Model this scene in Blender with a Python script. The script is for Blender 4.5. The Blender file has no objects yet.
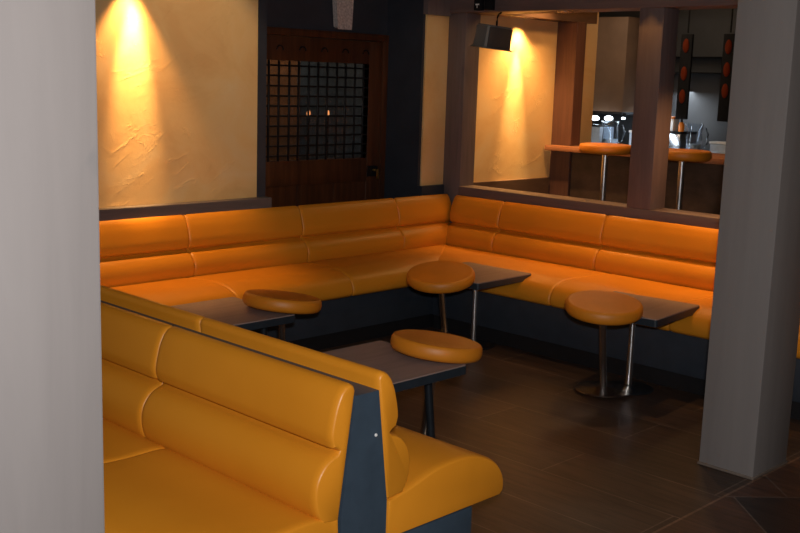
import bpy, bmesh, math, random
from mathutils import Vector, Matrix
random.seed(7)
S = bpy.context.scene
COL = S.collection
PI = math.pi
FZ = 0.042            # height of the floor surface

# ------------------------------------------------------------------ object helpers
def link(o, parent=None):
    COL.objects.link(o)
    if parent is not None:
        o.parent = parent
    return o

def finish(name, bm, mat, parent=None, smooth=True, loc=None, ang=0.65):
    bmesh.ops.remove_doubles(bm, verts=bm.verts, dist=1e-5)
    bmesh.ops.recalc_face_normals(bm, faces=bm.faces)
    if smooth:
        for f in bm.faces:
            f.smooth = True
        for e in bm.edges:
            if len(e.link_faces) == 2 and e.calc_face_angle(0) > ang:
                e.smooth = False
    me = bpy.data.meshes.new(name)
    bm.to_mesh(me); bm.free()
    me.materials.append(mat)
    o = bpy.data.objects.new(name, me)
    link(o, parent)
    if loc is not None:
        o.location = loc
    return o

def thing(name, label, cat, loc=(0, 0, 0), rz=0.0, group=None, rot=None):
    o = bpy.data.objects.new(name, None)
    o.empty_display_size = 0.1
    link(o)
    o.location = loc
    o.rotation_euler = rot if rot else (0, 0, rz)
    o['label'] = label; o['category'] = cat
    if group: o['group'] = group
    return o

def tag(o, label, cat, group=None):
    o['label'] = label; o['category'] = cat
    if group: o['group'] = group
    return o

def struct(name, bm, mat, smooth=False):
    o = finish(name, bm, mat, None, smooth)
    o['kind'] = 'structure'
    return o

def copy_thing(root, loc, label, rz=None):
    r = root.copy(); COL.objects.link(r)
    r.location = loc; r['label'] = label
    if rz is not None: r.rotation_euler = (0, 0, rz)
    for ch in list(root.children):
        c = ch.copy(); COL.objects.link(c); c.parent = r
        for g in list(ch.children):
            d = g.copy(); COL.objects.link(d); d.parent = c
    return r

# ------------------------------------------------------------------ mesh helpers
def nb():
    return bmesh.new()

def box(bm, x0, x1, y0, y1, z0, z1, bev=0.0, seg=2, mat=None):
    t = bmesh.new()
    bmesh.ops.create_cube(t, size=1)
    for v in t.verts:
        v.co = Vector(((x0 + x1) / 2 + v.co.x * (x1 - x0), (y0 + y1) / 2 + v.co.y * (y1 - y0), (z0 + z1) / 2 + v.co.z * (z1 - z0)))
    if bev:
        bmesh.ops.bevel(t, geom=t.edges[:], offset=bev, segments=seg, affect='EDGES', profile=0.5)
    if mat is not None:
        bmesh.ops.transform(t, matrix=mat, verts=t.verts)
    add(bm, t)
    return bm

def add(bm, t):
    me = bpy.data.meshes.new('tmp'); t.to_mesh(me); t.free()
    bm.from_mesh(me); bpy.data.meshes.remove(me)

def lathe(bm, prof, n=48, c=(0, 0), mat=None):
    """prof: list of (r, z) from bottom to top"""
    t = bmesh.new(); rings = []
    for r, z in prof:
        if r < 1e-6:
            rings.append([t.verts.new((c[0], c[1], z))])
        else:
            rings.append([t.verts.new((c[0] + r * math.cos(2 * PI * k / n), c[1] + r * math.sin(2 * PI * k / n), z)) for k in range(n)])
    for a, b in zip(rings, rings[1:]):
        if len(a) == 1 and len(b) == 1: continue
        for k in range(n):
            k2 = (k + 1) % n
            if len(a) == 1: t.faces.new((a[0], b[k2], b[k]))
            elif len(b) == 1: t.faces.new((a[k], a[k2], b[0]))
            else: t.faces.new((a[k], a[k2], b[k2], b[k]))
    if len(rings[0]) > 1: t.faces.new(list(reversed(rings[0])))
    if len(rings[-1]) > 1: t.faces.new(rings[-1])
    if mat is not None: bmesh.ops.transform(t, matrix=mat, verts=t.verts)
    add(bm, t)
    return bm

def tube(bm, pts, r, n=14):
    pts = [Vector(p) for p in pts]
    t = bmesh.new(); rings = []
    for i, p in enumerate(pts):
        d = (pts[min(i + 1, len(pts) - 1)] - pts[max(i - 1, 0)]).normalized()
        up = Vector((0, 0, 1)) if abs(d.z) < 0.9 else Vector((1, 0, 0))
        a = d.cross(up).normalized(); b = d.cross(a)
        rings.append([t.verts.new(p + r * (math.cos(2 * PI * k / n) * a + math.sin(2 * PI * k / n) * b)) for k in range(n)])
    for A, B in zip(rings, rings[1:]):
        for k in range(n):
            t.faces.new((A[k], A[(k + 1) % n], B[(k + 1) % n], B[k]))
    t.faces.new(rings[0]); t.faces.new(rings[-1])
    add(bm, t)
    return bm

def prism(bm, poly, axis, a, b):
    """poly in the two other axes (order x,y / x,z / y,z), extruded along axis a..b"""
    t = bmesh.new()
    def P(p, s):
        if axis == 'x': return (s, p[0], p[1])
        if axis == 'y': return (p[0], s, p[1])
        return (p[0], p[1], s)
    A = [t.verts.new(P(p, a)) for p in poly]; B = [t.verts.new(P(p, b)) for p in poly]
    n = len(poly)
    for k in range(n):
        t.faces.new((A[k], A[(k + 1) % n], B[(k + 1) % n], B[k]))
    t.faces.new(A); t.faces.new(B)
    add(bm, t)
    return bm

def catmull(P, k=4):
    out = []
    n = len(P)
    for i in range(n - 1):
        p0 = P[max(i - 1, 0)]; p1 = P[i]; p2 = P[i + 1]; p3 = P[min(i + 2, n - 1)]
        for j in range(k):
            t = j / k
            out.append(tuple(0.5 * ((2 * p1[c]) + (-p0[c] + p2[c]) * t + (2 * p0[c] - 5 * p1[c] + 4 * p2[c] - p3[c]) * t * t + (-p0[c] + 3 * p1[c] - 3 * p2[c] + p3[c]) * t ** 3) for c in (0, 1)))
    out.append(P[-1])
    return out

def puffed(poly, t0, t1, m0=0.0, m1=0.0, r=0.026, drop=0.009, tight=None):
    """Upholstered panel: profile poly (u, z) swept along t with rounded ends. Local coords: x=t, y=-u."""
    n = len(poly)
    area = sum(poly[i][0] * poly[(i + 1) % n][1] - poly[(i + 1) % n][0] * poly[i][1] for i in range(n))
    sg = 1 if area > 0 else -1
    nrm = []
    for i in range(n):
        a = poly[i - 1]; b = poly[(i + 1) % n]
        d = (b[0] - a[0], b[1] - a[1]); L = math.hypot(*d) or 1
        nrm.append((sg * d[1] / L, -sg * d[0] / L))
    st = []
    for k in range(6):
        a = PI / 2 * k / 5
        st.append((r * (1 - math.cos(a)) if k else 0.0, drop * (1 - math.sin(a))))
    N = 10
    flat = [(.004 * k / 5, .003 * (1 - k / 5)) for k in range(6)]
    seq = [(0, s, d) for s, d in (flat if tight == 0 else st)] + [(1, i / N, 0) for i in range(1, N)] + [(2, s, d) for s, d in reversed(flat if tight == 1 else st)]
    t = bmesh.new(); rings = []
    for kind, s, d in seq:
        ring = []
        for (u, z), (nu, nz) in zip(poly, nrm):
            a0 = t0 + m0 * u; a1 = t1 + m1 * u
            if kind == 0: tt = a0 + s
            elif kind == 2: tt = a1 - s
            else: tt = a0 + r + (a1 - a0 - 2 * r) * s
            ring.append(t.verts.new((tt, -(u - nu * d), z - nz * d)))
        rings.append(ring)
    for A, B in zip(rings, rings[1:]):
        for k in range(n):
            t.faces.new((A[k], A[(k + 1) % n], B[(k + 1) % n], B[k]))
    t.faces.new(rings[0]); t.faces.new(rings[-1])
    return t

# ------------------------------------------------------------------ materials
def M(name):
    m = bpy.data.materials.new(name); m.use_nodes = True
    nt = m.node_tree
    b = nt.nodes['Principled BSDF']
    return m, nt, b

def N(nt, typ, **kw):
    n = nt.nodes.new(typ)
    for k, v in kw.items():
        if k in n.inputs: n.inputs[k].default_value = v
        else: setattr(n, k, v)
    return n

def ramp(nt, stops):
    r = nt.nodes.new('ShaderNodeValToRGB')
    e = r.color_ramp.elements
    while len(e) < len(stops): e.new(0.5)
    for i, (p, c) in enumerate(stops):
        e[i].position = p; e[i].color = (*c, 1) if len(c) == 3 else c
    return r

def mapped(nt, scale=(1, 1, 1), rot=(0, 0, 0), loc=(0, 0, 0)):
    tc = nt.nodes.new('ShaderNodeTexCoord'); mp = nt.nodes.new('ShaderNodeMapping')
    mp.inputs['Scale'].default_value = scale; mp.inputs['Rotation'].default_value = rot; mp.inputs['Location'].default_value = loc
    nt.links.new(tc.outputs['Object'], mp.inputs['Vector'])
    return mp

def basic(name, col, rough=0.5, metal=0.0, var=0.15, scale=20, bump=0.0, spec=0.5, coat=0.0, stretch=(1, 1, 1)):
    m, nt, b = M(name); L = nt.links.new
    mp = mapped(nt, stretch)
    n = N(nt, 'ShaderNodeTexNoise', Scale=scale, Detail=5.0, Roughness=0.6)
    L(mp.outputs[0], n.inputs['Vector'])
    lo = tuple(c * (1 - var) for c in col); hi = tuple(min(1, c * (1 + var)) for c in col)
    r = ramp(nt, [(0.3, lo), (0.7, hi)])
    L(n.outputs['Fac'], r.inputs['Fac']); L(r.outputs['Color'], b.inputs['Base Color'])
    b.inputs['Roughness'].default_value = rough; b.inputs['Metallic'].default_value = metal
    b.inputs['Specular IOR Level'].default_value = spec
    if coat: b.inputs['Coat Weight'].default_value = coat; b.inputs['Coat Roughness'].default_value = 0.25
    if bump:
        bp = N(nt, 'ShaderNodeBump', Strength=bump, Distance=0.01)
        L(n.outputs['Fac'], bp.inputs['Height']); L(bp.outputs['Normal'], b.inputs['Normal'])
    return m

def leather_mat():
    m, nt, b = M('orange leatherette'); L = nt.links.new
    mp = mapped(nt)
    n1 = N(nt, 'ShaderNodeTexNoise', Scale=2.2, Detail=3.0)
    n2 = N(nt, 'ShaderNodeTexNoise', Scale=7.0, Detail=4.0, Distortion=0.6)
    v = N(nt, 'ShaderNodeTexVoronoi', Scale=260.0)
    for n in (n1, n2, v): L(mp.outputs[0], n.inputs['Vector'])
    r = ramp(nt, [(0.3, LEATHER_LO), (0.7, LEATHER_HI)])
    L(n1.outputs['Fac'], r.inputs['Fac']); L(r.outputs['Color'], b.inputs['Base Color'])
    b.inputs['Roughness'].default_value = 0.4; b.inputs['Specular IOR Level'].default_value = 0.42
    b1 = N(nt, 'ShaderNodeBump', Strength=0.25, Distance=0.006); b2 = N(nt, 'ShaderNodeBump', Strength=0.12, Distance=0.001)
    L(n2.outputs['Fac'], b1.inputs['Height']); L(v.outputs['Distance'], b2.inputs['Height'])
    L(b1.outputs['Normal'], b2.inputs['Normal']); L(b2.outputs['Normal'], b.inputs['Normal'])
    return m

def stucco_mat():
    m, nt, b = M('ochre trowelled plaster'); L = nt.links.new
    mp = mapped(nt)
    n1 = N(nt, 'ShaderNodeTexNoise', Scale=2.6, Detail=6.0, Roughness=0.6, Distortion=0.8)
    r = ramp(nt, [(0.3, (0.64, 0.375, 0.15)), (0.5, (0.70, 0.45, 0.195)), (0.72, (0.70, 0.50, 0.26))])
    L(mp.outputs[0], n1.inputs['Vector']); L(n1.outputs['Fac'], r.inputs['Fac']); L(r.outputs['Color'], b.inputs['Base Color'])
    mp2 = mapped(nt, (1, 1, 1), (0, 0.6, 0))
    mp3 = nt.nodes.new('ShaderNodeMapping'); mp3.inputs['Scale'].default_value = (1.0, 1.0, 2.2)
    L(mp2.outputs[0], mp3.inputs['Vector'])
    n2 = N(nt, 'ShaderNodeTexNoise', Scale=4.6, Detail=8.0, Roughness=0.6, Distortion=1.0)
    L(mp3.outputs[0], n2.inputs['Vector'])
    rr = ramp(nt, [(0.50, (0, 0, 0)), (0.60, (0.15, 0.15, 0.15)), (0.615, (1, 1, 1)), (0.75, (0.9, 0.9, 0.9))])
    L(n2.outputs['Fac'], rr.inputs['Fac'])
    n3 = N(nt, 'ShaderNodeTexNoise', Scale=38.0, Detail=5.0, Roughness=0.7); L(mp.outputs[0], n3.inputs['Vector'])
    b1 = N(nt, 'ShaderNodeBump', Strength=0.35, Distance=0.007); b2 = N(nt, 'ShaderNodeBump', Strength=0.2, Distance=0.003)
    L(rr.outputs['Color'], b1.inputs['Height']); L(n3.outputs['Fac'], b2.inputs['Height'])
    L(b1.outputs['Normal'], b2.inputs['Normal']); L(b2.outputs['Normal'], b.inputs['Normal'])
    b.inputs['Roughness'].default_value = 0.75
    return m

def wood_mat(name, lo, hi, rough=0.5, stretch=(14, 14, 0.9), scale=2.0, bump=0.15, spots=None, spec=0.4):
    m, nt, b = M(name); L = nt.links.new
    mp = mapped(nt, stretch)
    n = N(nt, 'ShaderNodeTexNoise', Scale=scale, Detail=7.0, Roughness=0.62, Distortion=0.5)
    L(mp.outputs[0], n.inputs['Vector'])
    r = ramp(nt, [(0.32, lo), (0.68, hi)]); L(n.outputs['Fac'], r.inputs['Fac'])
    col = r.outputs['Color']
    if spots:
        mp2 = mapped(nt, (1, 1, 0.45))
        v = N(nt, 'ShaderNodeTexNoise', Scale=5.5, Detail=4.0, Distortion=0.4); L(mp2.outputs[0], v.inputs['Vector'])
        r2 = ramp(nt, [(0.66, (0, 0, 0)), (0.76, (1, 1, 1))]); L(v.outputs['Fac'], r2.inputs['Fac'])
        mx = N(nt, 'ShaderNodeMix', data_type='RGBA'); L(r2.outputs['Color'], mx.inputs[0])
        L(col, mx.inputs[6]); mx.inputs[7].default_value = (*spots, 1); col = mx.outputs[2]
    L(col, b.inputs['Base Color'])
    b.inputs['Roughness'].default_value = rough; b.inputs['Specular IOR Level'].default_value = spec
    if bump:
        bp = N(nt, 'ShaderNodeBump', Strength=bump, Distance=0.004)
        L(n.outputs['Fac'], bp.inputs['Height']); L(bp.outputs['Normal'], b.inputs['Normal'])
    return m

def floor_mat():
    m, nt, b = M('dark wood plank and tile floor'); L = nt.links.new
    tc = nt.nodes.new('ShaderNodeTexCoord'); sep = nt.nodes.new('ShaderNodeSeparateXYZ'); L(tc.outputs['Object'], sep.inputs[0])
    # planks running along y
    cmb = nt.nodes.new('ShaderNodeCombineXYZ'); L(sep.outputs['Y'], cmb.inputs[0]); L(sep.outputs['X'], cmb.inputs[1])
    mpA = nt.nodes.new('ShaderNodeMapping'); mpA.inputs['Location'].default_value = (-0.02, -0.01, 0); L(cmb.outputs[0], mpA.inputs['Vector'])
    def bricks(vec, w, h, c1, c2):
        br = nt.nodes.new('ShaderNodeTexBrick')
        br.inputs['Scale'].default_value = 1.0; br.inputs['Brick Width'].default_value = w; br.inputs['Row Height'].default_value = h
        br.inputs['Mortar Size'].default_value = 0.0035; br.inputs['Mortar Smooth'].default_value = 0.2
        br.inputs['Color1'].default_value = (*c1, 1); br.inputs['Color2'].default_value = (*c2, 1); br.inputs['Mortar'].default_value = (0.12, 0.09, 0.075, 1)
        L(vec, br.inputs['Vector']); return br
    A = bricks(mpA.outputs[0], 1.2, 0.3, (0.042, 0.027, 0.020), (0.068, 0.043, 0.032))
    mpB = nt.nodes.new('ShaderNodeMapping'); mpB.inputs['Rotation'].default_value = (0, 0, 0.75); L(tc.outputs['Object'], mpB.inputs['Vector'])
    B = bricks(mpB.outputs[0], 0.42, 0.42, (0.022, 0.019, 0.020), (0.085, 0.042, 0.028))
    st = N(nt, 'ShaderNodeMath', operation='LESS_THAN'); st.inputs[1].default_value = 1.79; L(sep.outputs['Y'], st.inputs[0])
    mx = N(nt, 'ShaderNodeMix', data_type='RGBA'); L(st.outputs[0], mx.inputs[0]); L(A.outputs['Color'], mx.inputs[6]); L(B.outputs['Color'], mx.inputs[7])
    # threshold strip
    d = N(nt, 'ShaderNodeMath', operation='SUBTRACT'); d.inputs[1].default_value = 1.79; L(sep.outputs['Y'], d.inputs[0])
    ab = N(nt, 'ShaderNodeMath', operation='ABSOLUTE'); L(d.outputs[0], ab.inputs[0])
    ls = N(nt, 'ShaderNodeMath', operation='LESS_THAN'); ls.inputs[1].default_value = 0.005; L(ab.outputs[0], ls.inputs[0])
    mx2 = N(nt, 'ShaderNodeMix', data_type='RGBA'); L(ls.outputs[0], mx2.inputs[0]); L(mx.outputs[2], mx2.inputs[6]); mx2.inputs[7].default_value = (0.16, 0.10, 0.07, 1)
    # grain
    mg = nt.nodes.new('ShaderNodeMapping'); mg.inputs['Scale'].default_value = (18, 1.6, 1); L(tc.outputs['Object'], mg.inputs['Vector'])
    g = N(nt, 'ShaderNodeTexNoise', Scale=2.0, Detail=7.0, Roughness=0.65, Distortion=0.7); L(mg.outputs[0], g.inputs['Vector'])
    gr = ramp(nt, [(0.25, (0.45, 0.45, 0.45)), (0.75, (1.65, 1.55, 1.48))]); L(g.outputs['Fac'], gr.inputs['Fac'])
    mu = N(nt, 'ShaderNodeMix', data_type='RGBA', blend_type='MULTIPLY'); mu.inputs[0].default_value = 1.0
    L(mx2.outputs[2], mu.inputs[6]); L(gr.outputs['Color'], mu.inputs[7]); L(mu.outputs[2], b.inputs['Base Color'])
    b.inputs['Roughness'].default_value = 0.42; b.inputs['Specular IOR Level'].default_value = 0.4
    bp = N(nt, 'ShaderNodeBump', Strength=0.12, Distance=0.004); L(g.outputs['Fac'], bp.inputs['Height'])
    L(bp.outputs['Normal'], b.inputs['Normal'])
    return m

def glass_mat(name, rough=0.02, col=(0.9, 0.95, 1)):
    m, nt, b = M(name)
    b.inputs['Base Color'].default_value = (*col, 1); b.inputs['Roughness'].default_value = rough
    b.inputs['Transmission Weight'].default_value = 1.0; b.inputs['IOR'].default_value = 1.45
    return m

def pane_mat():
    # thin rippled window pane: mostly clear, a little mirror
    m, nt, b = M('rippled pane glass'); L = nt.links.new
    out = nt.nodes['Material Output']
    tr = N(nt, 'ShaderNodeBsdfTransparent'); tr.inputs[0].default_value = (0.75, 0.8, 0.85, 1)
    gl = N(nt, 'ShaderNodeBsdfGlossy', Roughness=0.08)
    mp = mapped(nt); n = N(nt, 'ShaderNodeTexNoise', Scale=22.0, Detail=3.0); L(mp.outputs[0], n.inputs['Vector'])
    bp = N(nt, 'ShaderNodeBump', Strength=0.4, Distance=0.01); L(n.outputs['Fac'], bp.inputs['Height']); L(bp.outputs['Normal'], gl.inputs['Normal'])
    mx = N(nt, 'ShaderNodeMixShader'); mx.inputs[0].default_value = 0.12
    L(tr.outputs[0], mx.inputs[1]); L(gl.outputs[0], mx.inputs[2]); L(mx.outputs[0], out.inputs['Surface'])
    return m

def emit_mat(name, col, strength):
    m, nt, b = M(name)
    b.inputs['Base Color'].default_value = (*col, 1)
    b.inputs['Specular IOR Level'].default_value = 0.1; b.inputs['Roughness'].default_value = 0.8
    b.inputs['Emission Color'].default_value = (*col, 1); b.inputs['Emission Strength'].default_value = strength
    return m

LEATHER_LO = (0.62, 0.228, 0.013); LEATHER_HI = (0.68, 0.26, 0.017)
leather = leather_mat()
stool_leather = basic('stool leatherette', (0.64, 0.215, 0.012), 0.48, var=0.06, scale=9, bump=0.06)
stucco = stucco_mat()
floor_m = floor_mat()
navy = basic('navy laminate', (0.035, 0.056, 0.083), 0.5, var=0.12, scale=14, bump=0.03)
navy_shaded = basic('dark navy plinth board', (0.028, 0.036, 0.05), 0.5, var=0.12, scale=14, bump=0.03)  # same navy laminate, darkened for the weaker light at the wall benches
navy_dark = basic('dark navy paint', (0.026, 0.030, 0.042), 0.6, var=0.15, scale=6, bump=0.05)
kick = basic('black kick board', (0.008, 0.008, 0.010), 0.5)
whitewash = wood_mat('limewashed timber', (0.188, 0.171, 0.168), (0.209, 0.191, 0.187), 0.75, (10, 10, 0.8), 1.6, 0.06, spots=(0.145, 0.142, 0.146))
greywood = wood_mat('greyed brown timber', (0.125, 0.092, 0.090), (0.165, 0.122, 0.118), 0.55, (20, 20, 1.2), 2.0, 0.15)
greywood_h = wood_mat('greyed brown timber rails', (0.125, 0.092, 0.090), (0.165, 0.122, 0.118), 0.55, (20, 1.2, 20), 2.0, 0.15)
redwood = wood_mat('reddish bar timber', (0.095, 0.043, 0.030), (0.135, 0.063, 0.044), 0.5, (20, 20, 1.2), 2.0, 0.1)
ledge_m = wood_mat('greyed ledge timber', (0.085, 0.072, 0.074), (0.115, 0.098, 0.10), 0.55, (1.2, 20, 20), 2.0, 0.1)
brown_panel = basic('brown wall panel', (0.10, 0.055, 0.035), 0.5, var=0.2, scale=8, stretch=(1, 1, 4))
door_wood = wood_mat('dark red door wood', (0.040, 0.013, 0.005), (0.095, 0.031, 0.011), 0.42, (16, 16, 1.0), 2.0, 0.2)
iron = basic('black iron', (0.010, 0.010, 0.012), 0.45, metal=0.4)
brass = basic('worn brass', (0.55, 0.36, 0.12), 0.3, metal=1.0)
chrome = basic('chrome', (0.85, 0.85, 0.87), 0.25, metal=1.0, var=0.03)
base_metal = basic('brushed base plate', (0.24, 0.22, 0.21), 0.3, metal=1.0, var=0.1, scale=60)
dark_metal = basic('dark steel tube', (0.05, 0.06, 0.075), 0.3, metal=0.8)
tabletop_m = wood_mat('brown grey table laminate', (0.25, 0.178, 0.160), (0.31, 0.222, 0.20), 0.55, (1.5, 14, 14), 2.0, 0.05)
table_edge = basic('dark blue table edging', (0.018, 0.026, 0.036), 0.4)
ceil_m = basic('dark ceiling paint', (0.11, 0.075, 0.06), 0.8, scale=4)
wall_m = basic('dim wall paint', (0.10, 0.075, 0.06), 0.8, scale=3)
counter_m = wood_mat('reddish counter wood', (0.30, 0.13, 0.065), (0.42, 0.19, 0.10), 0.35, (14, 1.2, 14), 2.0, 0.05)
bar_front = basic('patterned dark counter front', (0.075, 0.048, 0.034), 0.5, var=0.5, scale=5, stretch=(1, 1, 1.4))
speaker_m = basic('black speaker case', (0.13, 0.133, 0.137), 0.5, var=0.1, scale=120, bump=0.05)
speaker_g = basic('speaker grille cloth', (0.05, 0.046, 0.045), 0.7, var=0.4, scale=320, bump=0.2)
stone = basic('speckled pale stone', (0.50, 0.44, 0.42), 0.8, var=0.4, scale=70, bump=0.3)
steel = basic('bar steel', (0.55, 0.58, 0.62), 0.25, metal=1.0, var=0.1)
glass = glass_mat('clear jug glass')
ice = basic('pale blue plastic', (0.42, 0.50, 0.60), 0.25, var=0.12)
cab_m = basic('bar cabinet board', (0.19, 0.115, 0.07), 0.5, var=0.12, scale=6)
slate = basic('slate bar wall', (0.040, 0.042, 0.045), 0.5, var=0.15, scale=5)
black = basic('matt black plastic', (0.010, 0.010, 0.011), 0.8, spec=.15)
orange_pl = basic('orange plastic', (0.75, 0.22, 0.02), 0.3)
orange_glow = emit_mat('dim orange glow', (0.13, 0.018, 0.004), 0.06)
lamp_warm = emit_mat('warm lamp', (1.0, 0.72, 0.38), 14.0)
lamp_cool = emit_mat('cool lamp', (0.85, 0.93, 1.0), 12.0)
glow_tiny = emit_mat('little amber lamp', (1.0, 0.34, 0.10), 2.2)  # glow that imitates lamps reflected in the door panes
white_pl = basic('white plastic', (0.75, 0.75, 0.75), 0.4)
pane = pane_mat()

# ------------------------------------------------------------------ the room
CZ = 2.52
struct('floor', box(nb(), -2.0, 9.6, -2.0, 8.0, FZ - 0.12, FZ), floor_m)
struct('ceiling', box(nb(), -2.0, 9.6, -2.0, 8.0, CZ, CZ + 0.1), ceil_m)
WY = 4.97
struct('wall_back', box(nb(), -2.0, 3.835, WY, WY + 0.2, FZ, CZ), stucco)
struct('trim_1', box(nb(), 3.835, 3.895, WY - 0.006, WY + 0.2, FZ, CZ), navy_dark)
# niche with the door
NY = 5.32
bm = nb(); box(bm, 3.70, 4.06, NY, NY + 0.1, FZ, CZ); box(bm, 4.06, 5.22, NY, NY + 0.1, 1.865, CZ)
struct('wall_niche', bm, navy_dark)
struct('wall_niche_right', box(nb(), 5.215, 5.33, WY + 0.012, NY + 0.1, FZ, CZ), navy_dark)
struct('wall_niche_left', box(nb(), 3.70, 3.835, WY + 0.2, NY, FZ, CZ), navy_dark)
struct('wall_corner', box(nb(), 5.238, 5.455, WY, WY + 0.012, 0.86, 2.00), stucco)
struct('wall_nook', box(nb(), 5.455, 7.215, WY, WY + 0.15, 0.86, CZ), stucco)
struct('trim_2', box(nb(), 5.60, 6.66, WY - 0.02, WY + 0.14, FZ, 0.86, 0.004), brown_panel)      # dado below nook plaster
struct('trim_3', box(nb(), 5.33, 5.60, WY + 0.012, WY + 0.2, FZ, CZ), navy_dark)
struct('trim_4', box(nb(), 5.215, 5.44, WY - 0.03, WY + 0.012, 2.00, CZ), greywood)              # header over the plaster strip
struct('trim_5', box(nb(), 5.215, 5.44, WY - 0.03, WY + 0.012, FZ, 0.86), navy_dark)
struct('trim_6', box(nb(), 5.66, 6.95, 4.80, WY, 2.035, CZ), brown_panel)                        # soffit over the nook
# ledge below the plaster
struct('trim_7', box(nb(), -2.0, 3.895, WY - 0.07, WY - 0.006, 0.80, 0.862, 0.004), ledge_m)
struct('trim_9', box(nb(), -2.0, 3.835, 4.76, WY, 2.10, CZ), brown_panel)                       # soffit over the left plaster
# outer shell
struct('wall_left', box(nb(), -2.1, -2.0, -2.0, 8.0, FZ, CZ), wall_m)
struct('wall_front', box(nb(), -2.0, 9.6, -2.1, -2.0, FZ, CZ), wall_m)
struct('wall_bar', box(nb(), 9.05, 9.15, -2.0, 8.0, FZ, CZ), slate)
struct('wall_far', box(nb(), -2.0, 9.6, 8.0, 8.1, FZ, CZ), wall_m)

# the door in the niche
door = bpy.data.objects.new('door_1', None); link(door); door['kind'] = 'structure'
DX0, DX1, DZ1 = 4.06, 5.215, 1.865
GX0, GX1, GZ0, GZ1 = 4.16, 5.055, 1.03, 1.665
bm = nb()
box(bm, DX0, DX0 + .045, NY - .02, NY + .08, FZ, DZ1, .004); box(bm, DX1 - .05, DX1, NY - .02, NY + .08, FZ, DZ1, .004); box(bm, DX0, DX1, NY - .022, NY + .08, DZ1 - .045, DZ1, .004)
finish('door_frame', bm, door_wood, door)
bm = nb()
box(bm, DX0 + .048, GX0, NY, NY + .05, FZ + .01, DZ1 - .05, .003); box(bm, GX1, DX1 - .053, NY, NY + .05, FZ + .01, DZ1 - .05, .003)
box(bm, GX0, GX1, NY, NY + .05, GZ1, DZ1 - .05, .003); box(bm, GX0, GX1, NY, NY + .05, GZ0 - .16, GZ0, .003); box(bm, GX0, GX1, NY + .012, NY + .045, FZ + .01, GZ0 - .16)
box(bm, GX0 + .28, GX0 + .32, NY + .002, NY + .045, FZ + .01, GZ0 - .16, .003); box(bm, GX0 + .6, GX0 + .64, NY + .002, NY + .045, FZ + .01, GZ0 - .16, .003)
leaf = finish('door_leaf', bm, door_wood, door)
bm = nb()
for i in range(5):
    cx = 4.28 + i * .185
    tube(bm, [(cx + .026 * math.cos(a), NY - .001, 1.73 + .026 * math.sin(a)) for a in [PI * k / 10 for k in range(11)]], .006, 8)
finish('carved_arches', bm, iron, leaf)
finish('pane', box(nb(), GX0, GX1, NY + .028, NY + .034, GZ0, GZ1), pane, door)
bm = nb()
nv, nh = 11, 10
for i in range(nv):
    x = GX0 + (i + .5) * (GX1 - GX0) / nv + random.uniform(-.004, .004)
    box(bm, x - .0065, x + .0065, NY + .002, NY + .014, GZ0, GZ1, .002, 1)
for j in range(nh):
    z = GZ0 + (j + .5) * (GZ1 - GZ0) / nh
    box(bm, GX0, GX1, NY + .008, NY + .02, z - .006, z + .006, .002, 1)
finish('iron_grille', bm, iron, door)
bm = nb(); box(bm, 5.055, 5.155, NY - .008, NY, .90, .975, .003)
hp = finish('lock_plate', bm, iron, door)
bm = nb(); lathe(bm, [(.012, 0), (.012, .02), (.009, .022), (.009, .04)], 16, mat=Matrix.Translation((5.115, NY - .006, .945)) @ Matrix.Rotation(PI / 2, 4, 'X'))
box(bm, 5.104, 5.124, NY - .056, NY - .04, .885, .955, .005)
finish('door_handle', bm, brass, hp)

# made-up objects that imitate the dim reflections in the door panes
o = finish('wardrobe', box(nb(), 4.52, 4.98, 5.95, 6.3, FZ, 1.72, .01), basic('amber brown cupboard', (0.28, 0.11, 0.035), .5), None)
tag(o, 'amber brown cupboard dimly visible through the left door panes', 'cupboard')
o = finish('shelf_unit', box(nb(), 5.04, 5.9, 6.1, 6.35, FZ, 1.75, .01), basic('grey blue shelving', (0.07, 0.085, 0.10), .5), None)
tag(o, 'grey shelf unit dimly visible through the right door panes', 'shelf')
for i, (lx, lz) in enumerate(((4.93, 1.315), (5.11, 1.315))):
    t = thing('table_lamp', ['small amber lamp glowing behind the door grille, left of two', 'small amber lamp glowing behind the door grille, right of two'][i], 'lamp', (lx, 5.8, 0), 0, 'amber lamps behind the door')
    finish('lamp_post', lathe(nb(), [(.06, FZ), (.06, FZ + .02), (.01, FZ + .03), (.01, lz - .03)], 16), iron, t)
    finish('bulb', lathe(nb(), [(0, lz - .03), (.012, lz - .015), (.014, lz), (.010, lz + .015), (0, lz + .02)], 16), glow_tiny, t)  # glowing dot in place of a reflected lamp

# keystone above the door
bm = nb()
prism(bm, [(4.718, 1.887), (4.824, 1.887), (4.846, 2.30), (4.68, 2.30)], 'y', NY - .06, NY)
bmesh.ops.bevel(bm, geom=bm.edges[:], offset=.008, segments=2, affect='EDGES')
tag(finish('keystone', bm, stone, None), 'pale speckled tapered stone on the dark wall above the wooden door', 'stone ornament')

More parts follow.
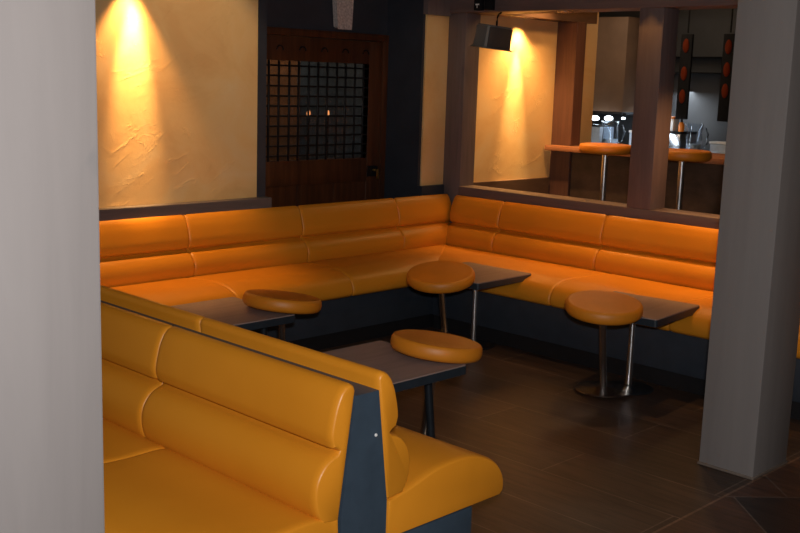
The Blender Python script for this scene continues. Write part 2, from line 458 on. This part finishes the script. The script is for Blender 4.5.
# ------------------------------------------------------------------ partition frame over the right bench
PX = 5.44
pf = thing('partition_frame', 'brown timber partition frame with posts standing behind the right bench', 'partition', (PX, 3.4, FZ))
def W(bm, root):           # world mesh -> root space
    bmesh.ops.translate(bm, verts=bm.verts, vec=-Vector(root.location)); return bm
finish('post', W(box(nb(), PX + .012, PX + .16, 4.81, WY - .004, FZ, 2.02, .004), pf), greywood, pf)
finish('post', W(box(nb(), PX, PX + .165, 3.305, 3.465, .862, 2.02, .004), pf), greywood, pf)
finish('post', W(box(nb(), PX, PX + .165, 1.88, 2.04, .862, 2.02, .004), pf), greywood, pf)
finish('post', W(box(nb(), PX, PX + .165, .55, .71, .862, 2.02, .004), pf), greywood, pf)
finish('sill', W(box(nb(), PX, PX + .17, .55, 4.81, .80, .862, .004), pf), greywood_h, pf)
finish('beam', W(box(nb(), PX - .012, PX + .215, .55, WY - .03, 2.02, CZ, .004), pf), greywood_h, pf)
finish('lower_panel', W(box(nb(), PX + .03, PX + .13, .55, 4.81, FZ, .80), pf), brown_panel, pf)

# recessed downlights
def downlight(name, label, x, y, z, r=.045, mat=lamp_warm):
    t = thing(name, label, 'lamp', (x, y, z), 0, 'recessed downlights')
    finish('trim_ring', lathe(nb(), [(r * .62, -.004), (r, -.006), (r * 1.15, -.004), (r * 1.18, 0), (r * .6, 0)], 32), chrome, t)
    finish('lens', lathe(nb(), [(0, -.0035), (r * .62, -.0035), (r * .62, -.001), (0, -.001)], 32), mat, t)
    return t
downlight('downlight', 'small round downlight above the lit plaster of the nook', 6.20, 4.885, 2.035)
downlight('downlight', 'small round downlight in the beam right of the speaker', 5.555, 4.08, 2.02)
downlight('downlight', 'downlight in the soffit over the left plaster wall', 3.02, 4.88, 2.10)
downlight('downlight', 'downlight in the ceiling over the right bench', 5.36, 2.40, CZ)

# ------------------------------------------------------------------ benches
UP = [(-.004, .797), (.012, .765), (.024, .725), (.032, .685), (.027, .648)]
LOW = [(.022, .622), (.050, .608), (.075, .578), (.085, .540), (.077, .495), (.057, .465)]
BACK_PROF = [(0.0, .465), (-.047, .800), (-.042, .815), (-.030, .8205), (-.016, .813)] + catmull(UP, 4) + [(.012, .636), (.004, .631), (.010, .626)] + catmull(LOW, 4)
UP2 = [(.004, .800), (.019, .768), (.031, .722), (.035, .688), (.027, .660)]
LOW2 = [(.024, .640), (.052, .624), (.077, .590), (.086, .548), (.078, .500), (.057, .465)]
NEAR_PROF = [(0.0, .465), (-.047, .800), (-.042, .815), (-.028, .8215), (-.010, .815)] + catmull(UP2, 4) + [(.013, .654), (.005, .649), (.011, .644)] + catmull(LOW2, 4)
def seat_prof(depth, crown=0.0):
    k = depth / .4875
    top = [(.02, .462), (.09, .477), (.2, .505 - crown), (.33, .508 - crown), (.42, .480 - crown * .5), (.468, .446), (.494, .402), (.496, .362), (.478, .345)]
    # stretch only the flat part so that the nose keeps its roundness
    def sx(u): return u * (depth - .1675) / .32 if u <= .32 else u + depth - .4875
    t = catmull([(sx(u), z) for u, z in top], 4)
    return [(0.0, .345), (0.0, .458)] + t

def bench(name, label, loc, rz, group, backs, seats, depth, crown, plinth, ends, board=True, dz=0.0):
    t = thing(name, label, 'bench', loc, rz, group)
    for i, (a, b) in enumerate(backs):
        bm = puffed([(u, z + dz) for u, z in (BACK_PROF if board else NEAR_PROF)], a, b, tight=1 if abs(b - 5.428) < 1e-6 else 0 if abs(a + 4.815) < 1e-6 else None)
        finish('back_cushion', bm, leather, t, ang=.9)
    for i, (a, b, m0, m1) in enumerate(seats):
        bm = puffed(seat_prof(depth, crown), a, b, m0, m1)
        finish('seat_cushion', bm, leather, t, ang=.9)
    a, b = ends
    finish('plinth', box(nb(), a, b, -(plinth), 0, .13, .344, .002), navy if not board else navy_shaded, t)
    finish('kick_board', box(nb(), a + .002, b - .002, -(plinth - .012), 0, FZ, .13), kick, t)
    if board:
        finish('back_board', box(nb(), a, b, .006, .028, FZ, .74), navy, t)
    return t

# back bench: faces -y, origin at (0, 4.87)
bench('banquette_bench', 'long orange bench along the back wall under the door and plaster', (0, 4.87, 0), 0, 'orange benches',
      [(1.93, 2.46), (2.46, 3.28), (3.28, 4.09), (4.09, 4.91), (4.91, 5.428)],
      [(1.93, 2.43, 0, 0), (2.43, 3.23, 0, 0), (3.23, 4.03, 0, 0), (4.03, 5.425, 0, -1.25)], .54, .02, .47, (1.93, 5.30), dz=-.018)
# right bench: faces -x, t runs along -y, origin at (5.40, 0)
bench('banquette_bench', 'orange bench along the brown timber partition on the right', (5.40, 0, 0), -PI / 2, 'orange benches',
      [(-4.815, -4.39), (-4.39, -3.586), (-3.586, -2.785), (-2.785, -1.985), (-1.985, -1.185), (-1.185, -.55)],
      [(-4.86, -3.47, .774, 0), (-3.47, -2.715, 0, 0), (-2.715, -1.95, 0, 0), (-1.95, -1.2, 0, 0), (-1.2, -.55, 0, 0)], .665, .025, .63, (-4.39, -.55), dz=-.018)
# foreground inner bench: faces +x, t runs along +y
bench('banquette_bench', 'orange bench in the foreground facing the small tables, its end rounded', (1.9065, 0, 0), PI / 2, 'orange benches',
      [(1.89, 2.70), (2.70, 3.50), (3.50, 4.26)],
      [(1.89, 2.72, 0, 0), (2.72, 3.5, 0, 0), (3.5, 4.30, 0, 0)], .4875, 0.0, .355, (1.893, 4.30), board=False)
# foreground outer bench: faces -x, t runs along -y
bench('banquette_bench', 'nearest orange bench beside the pale pillar, its back to the others', (1.734, 0, 0), -PI / 2, 'orange benches',
      [(-4.85, -3.52), (-3.52, -2.70), (-2.70, -1.89)],
      [(-4.85, -3.40, 0, 0), (-3.40, -2.59, 0, 0), (-2.59, -1.89, 0, 0)], .4875, 0.03, .355, (-4.85, -1.893), board=False, dz=-.011)
# core panel between the two
pp_ = thing('divider_panel', 'dark blue divider panel between the two back to back benches', 'panel', (1.82, 1.89, FZ))
bm = nb()
prism(bm, [(1.738, FZ), (1.902, FZ), (1.902, .46), (1.861, .775), (1.779, .775), (1.738, .46)], 'y', 1.89, 4.25)
finish('panel', W(bm, pp_), navy, pp_)
bm = nb(); lathe(bm, [(.0045, 0), (.004, .002), (0, .0025)], 12, mat=Matrix.Translation((1.862 - .008, 1.89, .655)) @ Matrix.Rotation(PI / 2, 4, 'X'))
finish('screw', W(bm, pp_), white_pl, pp_)

# ------------------------------------------------------------------ small tables
def table(label, cx, cy, rz, foot, zt=.487, sx=.49, sy=.49, pole=chrome, lean=(0, 0)):
    t = thing('cocktail_table', label, 'table', (cx, cy, 0), rz, 'small square tables')
    Rm = Matrix.Rotation(-rz, 4, 'Z')
    f = Rm @ Vector((foot[0] - cx, foot[1] - cy, 0))
    tp = f + Rm @ Vector((lean[0], lean[1], 0))
    def rr(h, r):
        pts = []
        for (qx, qy, a0) in ((h[0] - r, h[1] - r, 0), (-h[0] + r, h[1] - r, PI / 2), (-h[0] + r, -h[1] + r, PI), (h[0] - r, -h[1] + r, 1.5 * PI)):
            for k in range(7):
                a = a0 + PI / 2 * k / 6; pts.append((qx + r * math.cos(a), qy + r * math.sin(a)))
        return pts
    bm = nb(); prism(bm, rr((sx / 2 - .002, sy / 2 - .002), .012), 'z', zt - .006, zt)
    top_ = finish('tabletop', bm, tabletop_m, t)
    bm = nb(); prism(bm, rr((sx / 2, sy / 2), .014), 'z', zt - .038, zt - .005)
    finish('edge_band', bm, table_edge, top_)
    bm = nb(); tube(bm, [(f.x, f.y, FZ + .010), (tp.x, tp.y, zt - .036)], .0165, 20)
    finish('pole', bm, pole, t)
    bm = nb(); lathe(bm, [(.125, FZ), (.128, FZ + .003), (.125, FZ + .006), (.05, FZ + .010), (0, FZ + .010)], 40, (f.x, f.y))
    finish('base_plate', bm, dark_metal, t)
    bm = nb(); box(bm, f.x - .07, f.x + .07, f.y - .07, f.y + .07, zt - .048, zt - .038, .003)
    if lean == (0, 0): finish('mounting_plate', bm, iron, t)
    else: bm.free()
    return t
table('small brown table by the right bench, nearest the right pillar', 4.582, 2.832, math.radians(5), (4.60, 2.845))
table('small brown table by the right bench, near the bench corner', 4.600, 3.930, math.radians(1), (4.648, 3.943))
table('small brown table by the foreground bench, nearest the camera', 2.80, 2.85, 0, (2.95, 2.68), pole=dark_metal, lean=(-.02, .03))
table('small brown table half hidden behind the foreground bench, farther left', 2.84, 3.935, 0, (2.98, 3.80), pole=dark_metal)

# ------------------------------------------------------------------ stools
def seat_lathe(r=.186, h=.064):
    return [(0, 0), (r * .86, 0), (r * .95, .006), (r * .992, .018), (r, .032), (r * .99, h * .78), (r * .955, h * .95), (r * .91, h * 1.0), (r * .875, h * .985), (r * .84, h * .975), (r * .6, h * 1.03), (0, h * 1.07)]
def stool(label, c, foot, tr, tf, name='stool', group='low round stools', r=.186, lift=.007):
    """c: centre of the seat's top; foot: pole foot on the floor"""
    t = thing(name, label, 'stool', (foot[0], foot[1], FZ), 0, group)
    o = Vector((foot[0], foot[1], FZ))
    Rm = Matrix.Rotation(math.radians(tr), 4, RA) @ Matrix.Rotation(math.radians(tf), 4, FA)
    up = (Rm @ Vector((0, 0, 1))).normalized()
    top = Vector(c) - o
    bot = top - up * .066
    mat = Matrix.Translation(bot) @ Rm
    bm = nb(); lathe(bm, seat_lathe(r), 56, mat=mat)
    seat_ = finish('seat', bm, stool_leather, t, ang=1.0)
    bm = nb(); lathe(bm, [(.02, -.03), (.026, -.028), (.030, -.010), (.032, -.001)], 24, mat=mat)
    finish('seat_mount', bm, iron, seat_)
    bm = nb(); tube(bm, [(0, 0, lift + .012), tuple(bot - up * .02)], .018, 20)
    finish('pole', bm, chrome, t)
    bm = nb(); lathe(bm, [(.138, lift), (.145, lift + .003), (.142, lift + .007), (.06, lift + .014), (.028, lift + .022), (0, lift + .022)], 48)
    finish('base_plate', bm, base_metal, t)
    return t
RA = Vector((.704, -.709, 0))         # camera right on the floor
FA = Vector((.709, .704, 0))          # camera forward on the floor
stool('round orange stool with chrome pole, in front of the table nearest the right pillar', (4.242, 2.788, .556), (4.44, 2.89), 7, 0, lift=.011)
stool('round orange stool on a slanting pole beside the table in the bench corner', (4.183, 3.800, .556), (4.40, 3.935), 10.5, -4, lift=.011)
stool('tilted round orange stool over the edge of the table nearest the camera', (3.060, 2.782, .555), (3.10, 2.88), -4, 6.5)
stool('tilted round orange stool at the half hidden table on the left', (3.108, 3.818, .555), (3.17, 3.89), -5.5, 5.5)
def barstool(label, x, y):
    t = thing('bar_stool', label, 'bar stool', (x, y, FZ), 0, 'bar stools at the counter')
    zt = 1.172 - FZ
    bm = nb(); lathe(bm, [(a, b + zt - .066) for a, b in seat_lathe(.186)], 56); finish('seat', bm, stool_leather, t, ang=1.0)
    bm = nb(); tube(bm, [(0, 0, .02), (0, 0, zt - .066)], .022, 20); finish('pole', bm, chrome, t)
    bm = nb(); lathe(bm, [(.19, 0), (.19, .006), (.06, .018), (.03, .03), (0, .03)], 40); finish('base_plate', bm, base_metal, t)
    bm = nb(); tube(bm, [(.13 * math.cos(2 * PI * k / 24), .13 * math.sin(2 * PI * k / 24), .36) for k in range(25)], .009, 8); tube(bm, [(0, 0, .36), (-.13, 0, .36)], .008, 8)
    finish('foot_ring', bm, chrome, t)
barstool('orange bar stool at the counter, seen between nook and middle post', 6.30, 4.212)
barstool('orange bar stool at the counter, seen right of the middle post', 6.30, 3.61)

# ------------------------------------------------------------------ timber pillars
def pillar(label, x0, x1, y0, y1):
    t = thing('timber_pillar', label, 'pillar', ((x0 + x1) / 2, (y0 + y1) / 2, FZ), 0)
    bm = nb(); box(bm, x0, x1, y0, y1, FZ, CZ, .006, 2)
    finish('shaft', W(bm, t), whitewash, t)
    bm = nb(); g = .004
    box(bm, x0 - g, x1 + g, y0 - g, y1 + g, FZ, FZ + .012, .002, 1)
    finish('base_joint', W(bm, t), base_joint, t)
base_joint = basic('pale sealant', (0.15, 0.12, 0.10), 0.6)
pillar('pale limewashed square pillar standing on the floor at right', 3.872, 4.172, 1.797, 2.037)
pillar('pale limewashed square pillar very close at the left edge', .60, .9065, 1.6, 1.87)

# ------------------------------------------------------------------ bar beyond the partition
struct('trim_8', box(nb(), 6.68, 6.80, 4.785, WY, FZ, 2.035, .004), redwood)      # bar post
bc = thing('bar_counter', 'long bar counter with reddish wooden top beyond the partition', 'counter', (6.85, 3.0, FZ))
bm = nb(); box(bm, 6.58, 6.676, 1.2, 4.955, 1.072, 1.112, .006); box(bm, 6.67, 7.15, 1.2, 4.78, 1.072, 1.112, .006)
finish('counter_top', W(bm, bc), counter_m, bc)
bm = nb(); box(bm, 6.70, 6.76, 1.2, 4.78, FZ + .1, 1.072); finish('front_panel', W(bm, bc), bar_front, bc)
bm = nb(); box(bm, 6.74, 6.78, 1.2, 4.78, FZ, FZ + .1); finish('kick_board', W(bm, bc), kick, bc)
bm = nb(); box(bm, 8.35, 9.0, 2.0, 7.6, .96, 1.0, .004); box(bm, 8.40, 9.0, 2.0, 7.6, FZ, .96)
tag(finish('back_counter', bm, steel, None), 'steel back counter behind the bar holding jugs and boxes', 'counter')
t = thing('wall_cabinet', 'brown hanging cabinet over the back counter behind the bar', 'cabinet', (8.75, 6.2, 1.32))
bm = nb(); box(bm, 8.5, 9.05, 5.53, 7.4, 1.335, 2.2, .004); car_ = finish('carcass', W(bm, t), cab_m, t)
bm = nb(); box(bm, 8.5, 9.05, 5.53, 7.4, 1.315, 1.334); finish('light_rail', W(bm, t), steel, car_)
for z, s in ((1.86, 'upper'), (1.72, 'lower')):
    t = thing('bar_shelf', s + ' thin dark shelf on the slate wall behind the bar', 'shelf', (8.95, 4.6, z), 0, 'shelves behind the bar')
    bm = nb(); box(bm, 8.88, 9.05, 3.6, 5.52, z - .008, z, .002); finish('board', W(bm, t), black, t)
    for y in (4.0, 5.2):
        bm = nb(); box(bm, 8.92, 9.05, y - .01, y + .01, z - .05, z - .008); finish('bracket', W(bm, t), iron, t)
for i, (y, zs, s) in enumerate(((4.92, (1.94, 1.70, 1.50), 'left'), (4.515, (1.93, 1.74, 1.56), 'right'))):
    t = thing('lantern_strip', 'hanging black strip with three glowing orange ovals behind bar, ' + s + ' one', 'lamp', (8.5, y, 1.45), 0, 'orange oval lantern strips')
    bm = nb(); box(bm, 8.5, 8.53, y - .055, y + .055, 1.30, 2.04, .006); box(bm, 8.51, 8.52, y - .005, y + .005, 2.05, CZ); finish('backing', W(bm, t), black, t)
    for z in zs:
        bm = nb(); bmesh.ops.create_uvsphere(bm, u_segments=20, v_segments=12, radius=1)
        bmesh.ops.scale(bm, verts=bm.verts, vec=(.02, .030, .062)); bmesh.ops.translate(bm, verts=bm.verts, vec=(8.497, y, z))
        finish('oval_shade', W(bm, t), orange_glow, t)
def jug(label, x, y, z=1.0, h=.2, r=.062):
    t = thing('glass_jug', label, 'jug', (x, y, z), 0, 'glass jugs behind the bar')
    bm = nb(); lathe(bm, [(0, 0), (r * .85, 0), (r, .02), (r * .96, h * .4), (r * .86, h * .75), (r * 1.02, h), (r * .95, h), (r * .80, h * .75), (r * .9, h * .4), (r * .92, .025), (0, .02)], 32)
    for v in bm.verts:                          # pouring lip
        if v.co.z > h * .9 and v.co.y > r * .6: v.co.y += .022
    jb_ = finish('body', bm, glass, t)
    bm = nb(); tube(bm, [(0, -r * .85, h * .85), (0, -r * 1.5, h * .88), (0, -r * 1.85, h * .65), (0, -r * 1.7, h * .35), (0, -r * .92, h * .22)], .008, 10)
    finish('handle', bm, glass, jb_)
    bm = nb(); lathe(bm, [(0, .022), (r * .88, .026), (r * .88, h * .35), (0, h * .35)], 28); finish('ice_water', bm, ice, t)
jug('clear glass jug with handle on the back counter, left of the middle post', 8.44, 5.60, h=.25, r=.08)
jug('clear glass jug on the back counter, right of the middle post', 8.44, 4.735, h=.27, r=.07)
for i, (y, z) in enumerate(((5.81, 1.268), (5.66, 1.274), (5.50, 1.28))):
    t = thing('spot_lamp', ['bright spot lamp under the bar cabinet, leftmost of three', 'bright spot lamp under the bar cabinet, middle of three', 'small bright spot lamp at the cabinet corner, rightmost of three'][i], 'lamp', (8.48, y, z), 0, 'spot lamps under the bar cabinet')
    r = (.04, .04, .018)[i]
    bm = nb(); bmesh.ops.create_uvsphere(bm, u_segments=16, v_segments=10, radius=r); bmesh.ops.scale(bm, verts=bm.verts, vec=(.6, 1.1, .55)); finish('bulb', bm, lamp_cool, t)
    bm = nb(); box(bm, .0, .03, -.012, .012, .0, .05, .003); finish('stem', bm, iron, t)
def crate(name, label, cat, x0, x1, y0, y1, z0, z1, mat, mat2, group=None):
    t = thing(name, label, cat, ((x0 + x1) / 2, (y0 + y1) / 2, z0), 0, group)
    bm = nb(); box(bm, x0, x1, y0, y1, z0, z1 - .02, .008); finish('body', W(bm, t), mat, t)
    bm = nb(); box(bm, x0 - .006, x1 + .006, y0 - .006, y1 + .006, z1 - .02, z1, .005); finish('rim', W(bm, t), mat2, t)
crate('ice_box', 'pale blue box left of the glass jug on the back counter', 'box', 8.45, 8.7, 5.73, 5.86, 1.0, 1.21, ice, steel)
crate('steel_box', 'low steel box right of the glass jug beside middle post', 'box', 8.58, 8.7, 5.33, 5.49, 1.0, 1.17, ice, white_pl)
crate('white_tray_box', 'pale box with white rim right of the far jug', 'box', 8.58, 8.7, 4.47, 4.66, 1.0, 1.12, ice, white_pl)
crate('coffee_machine', 'grey steel machine on the back counter by the middle post', 'coffee machine', 8.5, 8.8, 4.91, 5.08, 1.0, 1.19, steel, black)
t = thing('squeeze_bottle', 'orange bottle standing on the grey machine behind bar', 'bottle', (8.55, 4.935, 1.19))
bm = nb(); lathe(bm, [(0, 0), (.026, 0), (.028, .05), (.02, .075), (.009, .085)], 20); finish('body', bm, orange_pl, t)
bm = nb(); lathe(bm, [(.010, .083), (.010, .1), (.004, .115), (0, .115)], 16); finish('cap', bm, black, t)
crate('snack_box', 'pale box beside the orange bottle on the grey machine', 'box', 8.52, 8.62, 5.0, 5.06, 1.19, 1.32, white_pl, orange_pl)

# speaker
sp = thing('wall_speaker', 'black loudspeaker on a bracket at the corner post below the beam', 'speaker', (5.385, 4.46, 1.85), 0, None, rot=(math.radians(6), math.radians(4), math.radians(-12)))
bm = nb(); prism(bm, [(-.105, .0), (.105, .0), (.095, .15), (-.095, .15)], 'z', -.075, .075); bmesh.ops.bevel(bm, geom=bm.edges[:], offset=.012, segments=3, affect='EDGES')
cab_ = finish('cabinet', bm, speaker_m, sp)
bm = nb(); box(bm, -.093, .093, -.010, .002, -.064, .064, .006); finish('grille', bm, speaker_g, cab_)
bm = nb(); box(bm, -.02, .02, .14, .24, -.012, .012, .004); tube(bm, [(0, .16, .0), (.03, .27, .03)], .012, 10)
finish('bracket', bm, iron, sp)
bm = nb(); tube(bm, [(0, .05, .07), (.0, .055, .10), (.01, .07, .13), (.035, .09, .15), (.06, .10, .165)], .006, 8)
finish('cable', bm, black, sp)
for i, (y, s) in enumerate(((4.665, 'left'), (4.575, 'right'))):
    t = thing('cable_box', 'small black box on the beam above the speaker, ' + s + ' of two', 'box', (PX - .012, y, 2.075), 0, 'black boxes on the beam')
    bm = nb(); box(bm, -.04, 0, -.03, .03, -.045, .06, .005); finish('case', bm, black, t)
    if i == 0:
        bm = nb(); box(bm, -.043, -.04, -.018, .012, -.012, -.004); box(bm, -.043, -.04, -.004, .002, -.03, -.012); finish('white_mark', bm, white_pl, t)

# ------------------------------------------------------------------ lights
def kel(c): return c
WARM = (1.0, 0.55, 0.20)
def spot(name, loc, to, W_, size, blend, col=WARM, rad=.03):
    l = bpy.data.lights.new(name, 'SPOT'); l.energy = W_; l.spot_size = math.radians(size); l.spot_blend = blend; l.color = col; l.shadow_soft_size = rad
    o = bpy.data.objects.new(name, l); link(o); o.location = loc
    o.rotation_euler = (Vector(to) - Vector(loc)).to_track_quat('-Z', 'Y').to_euler()
    return o
def area(name, loc, to, W_, sx, sy, col=(1, 1, 1)):
    l = bpy.data.lights.new(name, 'AREA'); l.energy = W_; l.shape = 'RECTANGLE'; l.size = sx; l.size_y = sy; l.color = col
    o = bpy.data.objects.new(name, l); link(o); o.location = loc
    o.rotation_euler = (Vector(to) - Vector(loc)).to_track_quat('-Z', 'Y').to_euler()
    return o
# left wall washer: wide soft cone and narrow core
spot('washer_light', (3.0, 4.893, 2.09), (2.97, 4.893, 0.5), 90, 73, .6, (1, .52, .17))
spot('washer_core_light', (3.02, 4.885, 2.09), (3.02, 4.985, 1.60), 330, 29, .9, (1, .58, .21))
# nook downlight
spot('nook_light', (6.20, 4.885, 2.02), (6.20, 4.93, 0.5), 55, 110, .8)
spot('nook_core_light', (6.20, 4.895, 2.03), (6.20, 4.97, 1.45), 330, 28, .9, (1, .62, .24))
spot('nook_wide_light', (6.20, 4.55, 2.3), (6.20, 4.97, 1.2), 42, 90, .9)
spot('beam_light', (5.555, 4.08, 2.0), (5.75, 4.05, 0.5), 26, 80, .6, (1, .46, .13))
spot('beam_far_light', (5.535, 2.62, 2.0), (5.56, 3.05, 0.9), 52, 75, .8, (1, .5, .2))
# lamps over the right bench and over the tables
for y_, w_ in ((1.7, 75), (2.55, 75), (3.4, 36), (4.2, 16)):
    spot('bench_light', (5.408, y_, 2.46), (5.408, y_, 0.3), w_ * 1.15, 50, 1.0, (1, .48, .12))
spot('table_light', (4.75, 3.0, 2.48), (4.45, 2.95, 0.0), 34, 80, .9)
spot('strip_light', (4.7, 3.8, 2.46), (5.30, 4.97, 1.68), 11, 30, .8, (1, .74, .46))  # fill added to brighten the plaster strip beside the corner post
# fill spot added to lift the plaster outside the washer cone
spot('alcove_light', (3.30, 3.85, 2.46), (3.42, 4.97, 1.56), 27, 50, .5, (1, .74, .46), .05)
# bar working light
area('bar_light', (8.36, 5.2, 1.30), (8.5, 5.2, .9), 10, .15, 2.0, (.82, .91, 1))
area('bar_room_light', (7.7, 5.2, 2.48), (7.9, 5.2, 0), 16, .8, 2.4, (1, .74, .5))  # warm ambient fill added to brighten the bar room
area('bar_front_light', (6.35, 4.0, 2.45), (6.4, 4.0, 0), 11, .3, 1.2, WARM)
# light added to show the made-up objects behind the door panes
pl = bpy.data.lights.new('back_room_light', 'POINT'); pl.energy = 16; pl.color = (1, .75, .5); pl.shadow_soft_size = .1
o = bpy.data.objects.new('back_room_light', pl); link(o); o.location = (4.7, 5.7, 2.3)
# the photographer's flash, just above the lens, and weak house light
area('flash_light', (0.05, 0.0, 1.70), (3.2, 3.15, .75), 62, .09, .05, (1, .985, .97))
area('house_light', (1.6, 0.2, 2.45), (2.4, 1.8, 0.3), 14, 1.2, 1.2, (1, .78, .55))

w = bpy.data.worlds.new('World'); S.world = w; w.use_nodes = True
w.node_tree.nodes['Background'].inputs[0].default_value = (.02, .018, .016, 1); w.node_tree.nodes['Background'].inputs[1].default_value = 1.0

# ------------------------------------------------------------------ camera
cam = bpy.data.cameras.new('camera'); co = bpy.data.objects.new('camera', cam); link(co)
Rm = Matrix(((0.704431, 0.101400, -0.702492), (-0.709071, 0.144529, -0.690167), (0.031548, 0.984291, 0.173710)))
co.matrix_world = Matrix.Translation((0, 0, 1.57)) @ Rm.to_4x4()
cam.sensor_width = 36; cam.lens = 1060.42 / 800 * 36; cam.clip_start = .05
S.camera = co
S.view_settings.view_transform = 'Standard'; S.view_settings.look = 'None'; S.view_settings.exposure = 0; S.view_settings.gamma = 1
S.view_settings.use_curve_mapping = False
